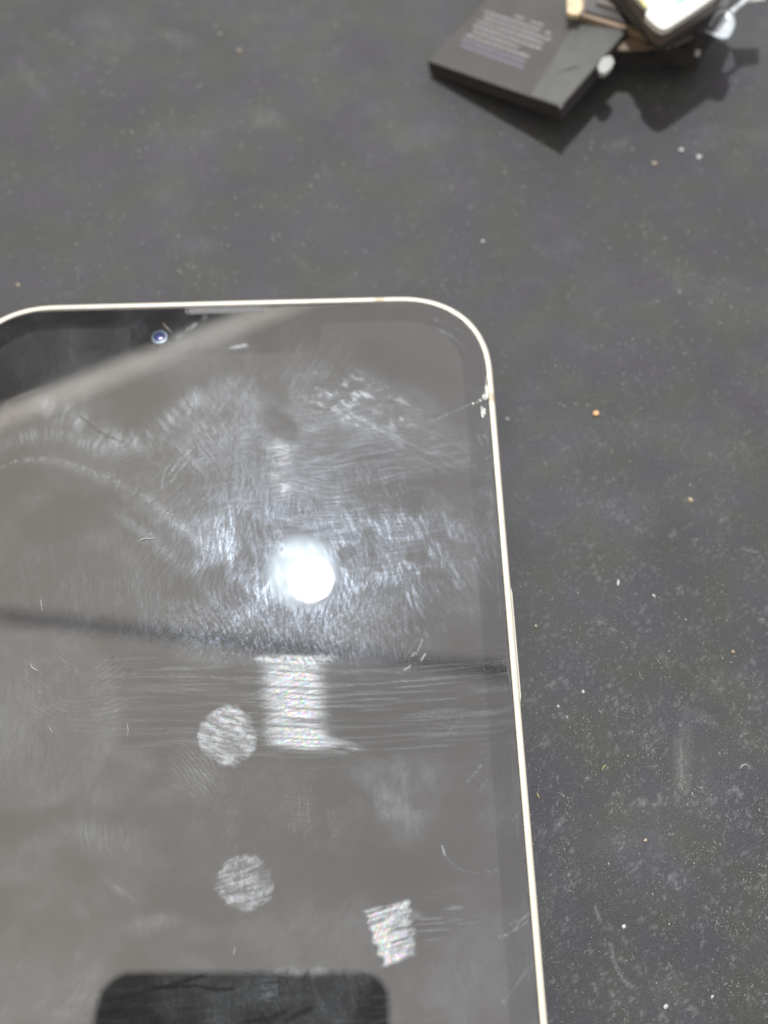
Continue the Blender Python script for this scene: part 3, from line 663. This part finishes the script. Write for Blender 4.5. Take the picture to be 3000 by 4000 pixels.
fibre([(912, 3730), (916, 3715), (919, 3700)], ZG, .04, 'small upright lint hair above the dark mirrored phone')
fibre([(1093, 2153), (1100, 2143), (1108, 2136)], ZG, .05, 'tiny lint hair at the upper edge of the bright lamp reflection')
# fibres on the mat
fibre([(2353, 3008), (2357, 2995), (2368, 2988)], 0, .07, 'short curved yellow-green thread on the mat beside the phone', m='yellow', cat='thread', group='threads on the mat')
fibre([(2098, 3098), (2102, 3108), (2107, 3118)], 0, .07, 'short straight yellow-green thread close to the phone rim', m='yellow', cat='thread', group='threads on the mat')
fibre([(2890, 3003), (2900, 2990), (2912, 2985), (2920, 2994)], 0, .06, 'hooked pale thread on the right of the mat', cat='thread', group='threads on the mat')

# ================================================================== dust and crumbs on the mat
def crumb_bm(p, r, seed, flat_=.6):
    bm = bmesh.new(); bmesh.ops.create_icosphere(bm, subdivisions=1, radius=1)
    rd = random.Random(seed)
    for v in bm.verts:
        v.co *= rd.uniform(.55, 1.3); v.co = Vector((v.co.x * r[0], v.co.y * r[1], v.co.z * min(r) * flat_))
    bmesh.ops.rotate(bm, verts=bm.verts, matrix=Matrix.Rotation(rd.uniform(0, 3), 3, 'Z'), cent=(0, 0, 0))
    lo = min(v.co.z for v in bm.verts)
    for v in bm.verts: v.co += Vector((p.x, p.y, p.z - lo))
    return bm
crumbs = [(2325, 1620, (.5, .42), 'orange_crumb', 'orange crumb alone on the mat right of the phone corner'),
          (2696, 1955, (.45, .33), 'tan_crumb', 'tan crumb on the mat at the right, below the orange one'),
          (2660, 592, (.42, .42), 'white_crumb', 'round white grain in front of the stack of batteries'),
          (2730, 615, (.38, .62), 'white_crumb', 'long pale flake at the right of the round white grain'),
          (2555, 640, (.42, .36), 'tan_crumb', 'cream grain nearest the viewer in front of the battery stack'),
          (2415, 2277, (.42, .17), 'white_crumb', 'white sliver on the mat beside the side button'),
          (2553, 2328, (.28, .2), 'white_crumb', 'white grain on the mat below and right of the white sliver'),
          (935, 200, (.46, .40), 'tan_crumb', 'cream grain at the top of the mat left of the battery'),
          (860, 135, (.34, .3), 'dust', 'dim grey grain up and left of the cream grain'),
          (2093, 2445, (.26, .2), 'tan_crumb', 'small cream grain close to the right rim of the phone'),
          (2863, 2546, (.3, .22), 'tan_crumb', 'small tan grain at the far right of the mat, level with the screen wipe'),
          (2437, 3620, (.34, .25), 'white_crumb', 'white grain in the lower right part of the mat'),
          (2600, 3932, (.34, .28), 'white_crumb', 'white grain at the very bottom of the mat'),
          (2782, 3892, (.24, .2), 'white_crumb', 'small white grain at the bottom right of the mat'),
          (1982, 1638, (.34, .34), 'dust', 'ring shaped pale dust spot by the phone near its antenna band'),
          (2520, 3282, (.20, .22), 'tan_crumb', 'tiny orange-brown grain in the lower right part of the mat'),
          (72, 1115, (.38, .3), 'tan_crumb', 'cream grain just above the left corner of the phone'),
          (2277, 2704, (.28, .20), 'white_crumb', 'white grain right of the lower end of the side button'),
          (2180, 2760, (.22, .22), 'white_crumb', 'white grain left of the one below the side button'),
          (1885, 945, (.34, .30), 'white_crumb', 'white grain above the right end of the phone top edge')]
for k, (u, v, r, m_, lab) in enumerate(crumbs):
    p = at(u, v, 0); o = finish(crumb_bm(p, r, k), 'crumb', M[m_], None, p, smooth=False); tag(o, lab, 'crumb', 'crumbs scattered on the mat')

def dust_mesh():
    rd = np.random.default_rng(5)
    octa = np.array([(1, 0, 0), (0, 1, 0), (-1, 0, 0), (0, -1, 0), (0, 0, .6), (0, 0, 0)], np.float32)
    fc = np.array([(0, 1, 4), (1, 2, 4), (2, 3, 4), (3, 0, 4)])
    V, F = [], []; n = 0; made = 0
    while made < 14000:
        u, v = rd.uniform(0, 3000), rd.uniform(0, 4000)
        p = at(u, v, 0)
        q = p - A; i, d = q.dot(N_IN), q.dot(D_DN)
        if -.3 < i < PW + .3 and -.3 < d < PL: continue
        dens = .22 + .78 * float(np.clip((v - 900) / 1900, 0, 1)) 
        dens *= .35 + 1.3 * max(0, mnoise.noise(Vector((p.x * .12, p.y * .12, 3))) + .35)
        if rd.random() > dens: continue
        r = .028 * math.exp(rd.normal(0, .5)); r = min(r, .17)
        if v < 1500 and rd.random() < .16: r = rd.uniform(.06, .15)
        a = rd.uniform(0, math.tau) if rd.random() < .5 else math.radians(115 + rd.normal(0, 18))
        ex = rd.uniform(1, 1.5) if rd.random() < .8 else rd.uniform(2, 4)
        pts = octa * np.array([r * ex, r / math.sqrt(ex), r], np.float32)
        c, s = math.cos(a), math.sin(a)
        xy = np.stack([pts[:, 0] * c - pts[:, 1] * s, pts[:, 0] * s + pts[:, 1] * c, pts[:, 2]], -1)
        V.append((xy + np.array([p.x, p.y, .0])) * MM); F.append(fc + n); n += 6; made += 1
    me = bpy.data.meshes.new('dust_specks'); me.from_pydata(np.concatenate(V).tolist(), [], np.concatenate(F).tolist())
    o = mesh_obj('dust_specks', me, M['dust']); tag(o, 'pale dust specks strewn over the black mat', 'dust', kind='stuff')
dust_mesh()
def lint_mesh():
    rd = random.Random(21); bm = bmesh.new(); n = 0
    while n < 190:
        u, v = rd.uniform(1900, 3050), rd.uniform(300, 4050) ** 1.0
        if rd.random() > .25 + .75 * min(1, max(0, (v - 900) / 2200)): continue
        p = at(u, v, 0); q = p - A
        if -.6 < q.dot(N_IN) < PW: continue
        a = rd.uniform(0, math.tau) if rd.random() < .5 else math.radians(115 + rd.gauss(0, 20)); turn = rd.gauss(0, .55); L_ = rd.uniform(.10, .34) if rd.random() < .8 else rd.uniform(.4, .8)
        pts = [p + Vector((0, 0, .03))]
        for k in range(4):
            pts.append(pts[-1] + Vector((math.cos(a), math.sin(a), 0)) * L_ / 2.2 + Vector((0, 0, .012 if k < 2 else -.008))); a += turn
        r_ = rd.uniform(.012, .028); tube_bm(pts, [r_ * .6, r_, r_, r_ * .9, r_ * .5], 4, bm); n += 1
    for f in bm.faces: f.smooth = True
    o = finish(bm, 'lint_hairs', M['dust'], None, (0, 0, 0)); tag(o, 'short curled lint hairs strewn over the near right of the black mat', 'lint', kind='stuff')
lint_mesh()

# ================================================================== the loose battery
def build_battery():
    p0 = at(1672, 238, 2.9); p1 = at(2192, 420, 7.5)
    ux = (p1 - p0); wdt = ux.length; ux.normalize()
    p3 = at(2372, 112, 7.5); uy = (p3 - p1); uy -= ux * uy.dot(ux); uy.normalize()
    un = ux.cross(uy).normalized(); length = 32.0; th = 2.4
    org = p0 - un * th
    root = empty('battery', org); tag(root, 'black rectangular cell with grey printed text lying before the stack of parts', 'battery')
    W_ = wdt
    def lp(x, y, z): return org + ux * x + uy * y + un * z
    bm = prism_bm([lp(0, 0, th), lp(W_, 0, th), lp(W_, length, th), lp(0, length, th)], th, un)
    body = finish(bm, 'cell_body', M['battery'], root, org, bevel=.42, seg=4)
    body.data.materials.append(M['battery_side'])
    for pl in body.data.polygons:
        if pl.normal.dot(un) < .55: pl.material_index = 1
    def hit(u, v):                     # point of the top face under a sight line -> (x, y) on the battery
        d = ray(u, v); c0 = Vector((0, 0, GLASS_Z + CAM_H)); top = org + un * th
        s = (top - c0).dot(un) / d.dot(un); q = c0 + d * s - org
        return q.dot(ux), q.dot(uy)
    x0, y0 = hit(2078, 366); x1, y1 = hit(2237, 110)
    sl = (x1 - x0) / (y1 - y0)
    pts = [lp(x0 - sl * (y0 - .25), .25, th + .10), lp(W_ - .22, .25, th + .10), lp(W_ - .22, length - .4, th + .10), lp(x0 + sl * (length - y0), length - .4, th + .10)]
    finish(prism_bm(pts, .09, un), 'tape_flap', M['tape'], root, org, bevel=.04, seg=1)
    # wrinkle in the tape
    finish(tube_bm([lp(x0 + 1.0, 6.5, th + .10), lp(x0 + 2.2, 8.2, th + .13), lp(x0 + 3.4, 9.2, th + .10)], [.1, .3, .1], 6), 'tape_wrinkle', M['tape'], root, org)
    # lines of small print
    a0 = hit(1793, 178); a1 = hit(2034, 264); b0 = hit(1909, 32)
    lw = Vector((a1[0] - a0[0], a1[1] - a0[1])); lh = Vector((b0[0] - a0[0], b0[1] - a0[1]))
    rd = random.Random(8); rows = 9
    for r in range(rows):
        k = r / (rows - 1); bm = bmesh.new(); s = -.02 if r % 3 else .03; e = 1.0 + (.06 if r in (5, 6, 7) else 0) - (.22 if r == 3 else 0)
        if r == 8: s = .42; e = .80
        hgt = lh.length / rows * .52
        while s < e:
            wl = rd.uniform(.03, .11)
            q = Vector(a0) + lw * s + lh * k
            dx = lw.normalized(); dy = lh.normalized()
            if rd.random() < .97:
                L_ = lw.length * wl
                cs = [q, q + dx * L_, q + dx * L_ + dy * hgt * rd.uniform(.7, 1), q + dy * hgt * rd.uniform(.7, 1)]
                z = th + .006
                vs = [bm.verts.new(lp(c.x, c.y, z)) for c in cs]; bm.faces.new(vs)
            s += wl + .010
        pr = finish(bm, 'print_line', M['print_sheen'] if r < 2 else M['print'], root, org, smooth=False)
    # small black corner nub
    cx = lp(W_ - .15, .05, th - .35)
    finish(lathe_bm([(0, .55), (.25, .5), (.35, .2), (.35, -.5), (0, -.6)], cx, n=10), 'corner_nub', M['black'], root, org)
    # pale connector tip at its right side
    o = slab('connector_tip', [(2334, 262), (2352, 226), (2385, 216), (2400, 240), (2386, 268), (2362, 286), (2345, 282)], 7.9, .9, M['pale_plastic'], None, .25)
    tag(o, 'small pale plastic plug tip between the black cell and the stack', 'connector')
    # flex strip that carries the raised side
    o = slab('flex_strip', [(2290, 330), (2330, 300), (2420, 200), (2370, 180), (2260, 300)], .9, .85, M['black'], None, .1)
    tag(o, 'black ribbon strip under the raised side of the printed cell', 'ribbon cable')
build_battery()

# ================================================================== the stack of salvaged parts at the top right
def thing_slab(name, cat, label, pxs, H, th, m, bevel=.15, rnd=.6):
    pts = round_poly([at(u, v, H) for u, v in pxs], rnd) if rnd else [at(u, v, H) for u, v in pxs]
    org = Vector((pts[0].x, pts[0].y, H - th))
    root = empty(name, org); tag(root, label, cat, 'salvaged phone parts in the stack')
    body = finish(prism_bm(pts, th), 'plate', m, root, org, bevel)
    return root, org
r1, o1 = thing_slab('battery_pack', 'battery', 'lowest black pack of the stack with a copper patch', [(2406, 206), (2746, 186), (2830, -160), (2440, -170)], 3.5, 3.5, M['dark_slab'])
finish(prism_bm([at(*p, 6.9) for p in [(2398, 190), (2440, 196), (2500, 190), (2618, 182), (2560, 130), (2400, 70)]], .4), 'copper_patch', M['copper'], r1, o1, .03)
finish(prism_bm([at(*p, 1.9) for p in [(2407, 232), (2752, 213), (2753, 207), (2408, 226)]], .1), 'wrap_seam', M['dark_edge'], r1, o1)
r2, o2 = thing_slab('circuit_board', 'circuit board', 'gold edged board second from the bottom of the stack', [(2262, 58), (2556, 148), (2700, -140), (2290, -160)], 8.2, 1.0, M['copper'], rnd=.3)
finish(prism_bm([at(*p, 8.6) for p in [(2284, 40), (2548, 122), (2690, -140), (2300, -160)]], .4), 'dark_cover', M['dark_slab'], r2, o2, .08)
finish(prism_bm([at(*p, 9.0) for p in [(2216, 46), (2232, 56), (2262, 58), (2276, 30), (2262, -60), (2216, -60)]], .8), 'gold_contact', M['gold'], r2, o2, .25)
finish(prism_bm([at(*p, 9.0) for p in [(2330, 10), (2470, 55), (2480, 42), (2344, -6)]], .5), 'component_bar', M['dark_edge'], r2, o2, .1)
r3, o3 = thing_slab('shield_plate', 'metal plate', 'dark turned plate third from the bottom, jutting out to the right', [(2560, 150), (2742, 214), (2790, 120), (2830, -150), (2560, -150)], 7.2, 3.4, M['dark_slab'])
finish(prism_bm([at(*p, 7.35) for p in [(2600, 140), (2722, 182), (2740, 150), (2620, 108)]], .15), 'raised_rib', M['dark_edge'], r3, o3, .05)
finish(lathe_bm([(0, .5), (.4, .45), (.5, .1), (.5, -.3)], at(2724, 208, 7.0), n=12), 'screw_boss', M['pale_plastic'], r3, o3)
r4, o4 = thing_slab('dark_module', 'phone module', 'dark slanting module right under the white plate', [(2385, -70), (2440, -10), (2562, 136), (2600, 150), (2800, 30), (2830, -150), (2400, -150)], 12.0, 2.4, M['dark_slab'])
finish(prism_bm([at(*p, 12.15) for p in [(2420, -60), (2560, 118), (2574, 110), (2440, -60)]], .15), 'raised_rib', M['dark_edge'], r4, o4, .05)
r5, o5 = thing_slab('white_plate', 'plastic plate', 'white plate with a rounded corner on top of the stack', [(2430, -90), (2498, -4), (2524, 20), (2531, 36), (2519, 58), (2540, 82), (2568, 106), (2590, 117), (2618, 106), (2700, 52), (2800, -18), (2860, -90)], 16.0, 1.0, M['white_plate'], .18, .5)
finish(prism_bm([at(*p, 16.008) for p in [(2632, 18), (2648, 20), (2672, 8), (2690, -10), (2650, -30), (2640, -4)]], .004), 'blue_mark', M['blue_print'], r5, o5)
finish(prism_bm([at(*p, 16.2) for p in [(2500, -12), (2514, 2), (2528, 24), (2524, 32), (2508, 14), (2494, -6)]], .2), 'yellow_tab', M['yellow'], r5, o5, .05)
finish(prism_bm([at(*p, 14.95) for p in [(2440, -90), (2508, 20), (2560, 110), (2592, 126), (2800, -8), (2860, -90)]], 2.6), 'under_layer', M['dark_edge'], r5, o5, .1)
r7, o7 = thing_slab('thin_plate', 'metal plate', 'thin brown edged plate between the gold edged board and the dark slanting module', [(2500, 128), (2566, 152), (2640, 172), (2770, 110), (2810, -150), (2500, -150)], 9.4, .7, M['dark_edge'])
finish(prism_bm([at(*p, 9.55) for p in [(2520, 118), (2640, 156), (2750, 104), (2790, -150), (2510, -150)]], .15), 'dark_cover', M['dark_slab'], r7, o7, .05)
r8, o8 = thing_slab('thin_cover', 'plastic plate', 'thin black cover peeking out left of the white plate', [(2424, -60), (2470, -6), (2580, 128), (2606, 136), (2810, 8), (2830, -150), (2420, -150)], 12.9, .5, M['dark_edge'])
r6, o6 = thing_slab('camera_block', 'phone module', 'black blocky module right of the white plate', [(2668, 100), (2730, 130), (2790, 120), (2830, 60), (2880, -60), (2800, -80), (2700, 60)], 10.0, 3.4, M['dark_slab'])
for u, v in ((2742, 66), (2770, 110), (2700, 100)):
    finish(lathe_bm([(0, .35), (.35, .3), (.45, 0), (.45, -.2)], at(u, v, 10.0), n=12), 'round_lens', M['silver'] if u == 2742 else M['black'], r6, o6)
# gold ringed screw beside the cell
sc_c = at(2420, 178, 5.4)
scr = finish(lathe_bm([(0, .35), (.22, .35), (.26, .1), (.5, .3), (.62, .15), (.6, -.4), (.3, -.5), (.3, -1.2), (0, -1.2)], sc_c, Vector((.5, -.2, .8)), 16), 'screw', M['gold'], None, sc_c)
tag(scr, 'small pale gold ringed screw at the left end of the copper patch', 'screw')
# bent silver bracket with an arm
def bracket():
    rim = [(2756, 126), (2772, 96), (2786, 64), (2812, 42), (2842, 40), (2864, 58), (2872, 88), (2864, 120), (2846, 148), (2822, 153), (2790, 142)]
    c = Vector((0, 0, 0)); pts = [at(u, v, 10.0) for u, v in rim]
    for p in pts: c += p / len(pts)
    root = empty('metal_bracket', Vector((c.x, c.y, 7.6))); org = Vector((c.x, c.y, 7.6))
    tag(root, 'bent silver spoon shaped bracket at the right of the stack', 'metal bracket')
    bm = bmesh.new(); rings = []
    for k, zz in ((1, 10.0), (.93, 9.85), (.72, 9.6), (.4, 9.5)):
        rings.append([bm.verts.new(Vector((c.x + (p.x - c.x) * k, c.y + (p.y - c.y) * k, zz))) for p in pts])
    n = len(pts)
    for a, b in zip(rings, rings[1:]):
        for k in range(n): bm.faces.new((a[k], a[(k + 1) % n], b[(k + 1) % n], b[k]))
    bm.faces.new(rings[-1])
    o = finish(bm, 'cup', M['silver'], root, org, angle=80)
    so = o.modifiers.new('thick', 'SOLIDIFY'); so.thickness = .00018
    finish(tube_bm([at(2852, 52, 10.0), at(2878, 30, 10.3), at(2925, -8, 10.4), at(2960, -40, 10.4)], [.5, .42, .42, .42], 8), 'arm', M['silver'], root, org)
    finish(prism_bm([at(*p, 10.3) for p in [(2900, 10), (2990, 0), (2990, -60), (2880, -60)]], .8), 'arm_mount', M['pale_plastic'], root, org, .2)
bracket()

# ================================================================== what the glass mirrors: lamp, shelf, added bar, the phone that takes the picture
lc = up_at(1175, 2232, 800); aim = (Vector((0, 70, 7)) - lc).normalized()
lamp = empty('bench_lamp', lc); tag(lamp, 'round white bench lamp above the mat, mirrored in the phone screen', 'lamp')
finish(lathe_bm([(0, 0), (29.5, 0), (30.5, -.8), (30.5, -1.5)], lc, aim, 48), 'diffuser', M['lamp_diffuser'], lamp, lc)
finish(lathe_bm([(30.6, 1.0), (31.4, .8), (31.4, -18), (14, -30), (0, -31)], lc, aim, 40), 'lamp_head', M['lamp_body'], lamp, lc)
ld = bpy.data.lights.new('lamp_led', 'AREA'); ld.shape = 'DISK'; ld.size = 25 * MM; ld.energy = 20; ld.color = (.96, .98, 1.0)
lo = bpy.data.objects.new('lamp_led', ld); C.objects.link(lo)
lo.location = (up_at(1215, 2262, 795)) * MM; lo.rotation_euler = aim.to_track_quat('-Z', 'Y').to_euler()

def overhead_slab(name, label, cat, pxs, H, th, under, edge):
    pts = [up_at(u, v, H) for u, v in pxs]; org = pts[0]
    root = empty(name, org); tag(root, label, cat)
    bm = prism_bm([p + Vector((0, 0, th)) for p in pts], th)
    o = finish(bm, 'board', under, root, org)
    bm = bmesh.new()
    a, b = pts[0], pts[1]; out = (b - a).normalized().cross(Vector((0, 0, 1)))
    q = [a + out * 2, b + out * 2, b - out * .0 , a]
    if (Vector((0, 0, 0)) - a).dot(out) < 0: out = -out
    q = [a + out * 2, b + out * 2, b + out * .05, a + out * .05]
    finish(prism_bm([p + Vector((0, 0, th + 1)) for p in q], th + 1), 'edging', edge, root, org)
    return root
overhead_slab('shelf', 'dark shelf with pale edging above the bench, mirrored in the screen corner', 'shelf',
              [(-700, 1860), (1500, 990), (1300, 200), (-1500, 600)], 520, 22, M['shelf_under'], M['shelf_edge'])
ra, rb = up_at(-900, 2305, 900), up_at(2900, 2725, 900)  # added bar, placed to put a faint dark line into the glass
added_overhead_bar = finish(tube_bm([ra, (ra + rb) / 2, rb], 8.0, 10), 'added_overhead_bar', M['added_overhead_bar'], None, (ra + rb) / 2); tag(added_overhead_bar, 'thin grey bar added above the bench, to mirror as a faint dark line', 'added_overhead_bar')

def held_phone():
    upv = Vector((0, ct, st)); rt = Vector((1, 0, 0)); back = Vector((0, -st, ct)); c0 = Vector((0, 0, GLASS_Z + CAM_H)) + back * 1.5
    W2, Lp, th, R = 62.7, 138., 7.5, 6.5
    cx = (-61.6 + 1.1) / 2; top = 16.6
    pts = []
    for sx_, sy_, a0 in ((1, 1, 0), (-1, 1, 90), (-1, -1, 180), (1, -1, 270)):
        for k in range(7):
            a = math.radians(a0 + 15 * k)
            pts.append(c0 + rt * (cx + sx_ * (W2 / 2 - R) + math.cos(a) * R) + upv * (top - Lp / 2 + sy_ * (Lp / 2 - R) + math.sin(a) * R))
    org = c0 + rt * cx + upv * (top - Lp / 2)
    root = empty('held_phone', org); tag(root, 'black phone held over the bench, mirrored at the bottom of the screen', 'phone')
    finish(prism_bm([p + back * th for p in pts], th, back), 'phone_body', M['holder_black'], root, org, .6)
    for dx, dy in ((-12, -2), (-12, -20)):
        finish(lathe_bm([(0, .2), (4.2, .3), (5, .25), (5.2, -.2)], c0 + rt * dx + upv * dy, -back, 24), 'rear_lens', M['black'], root, org)
held_phone()
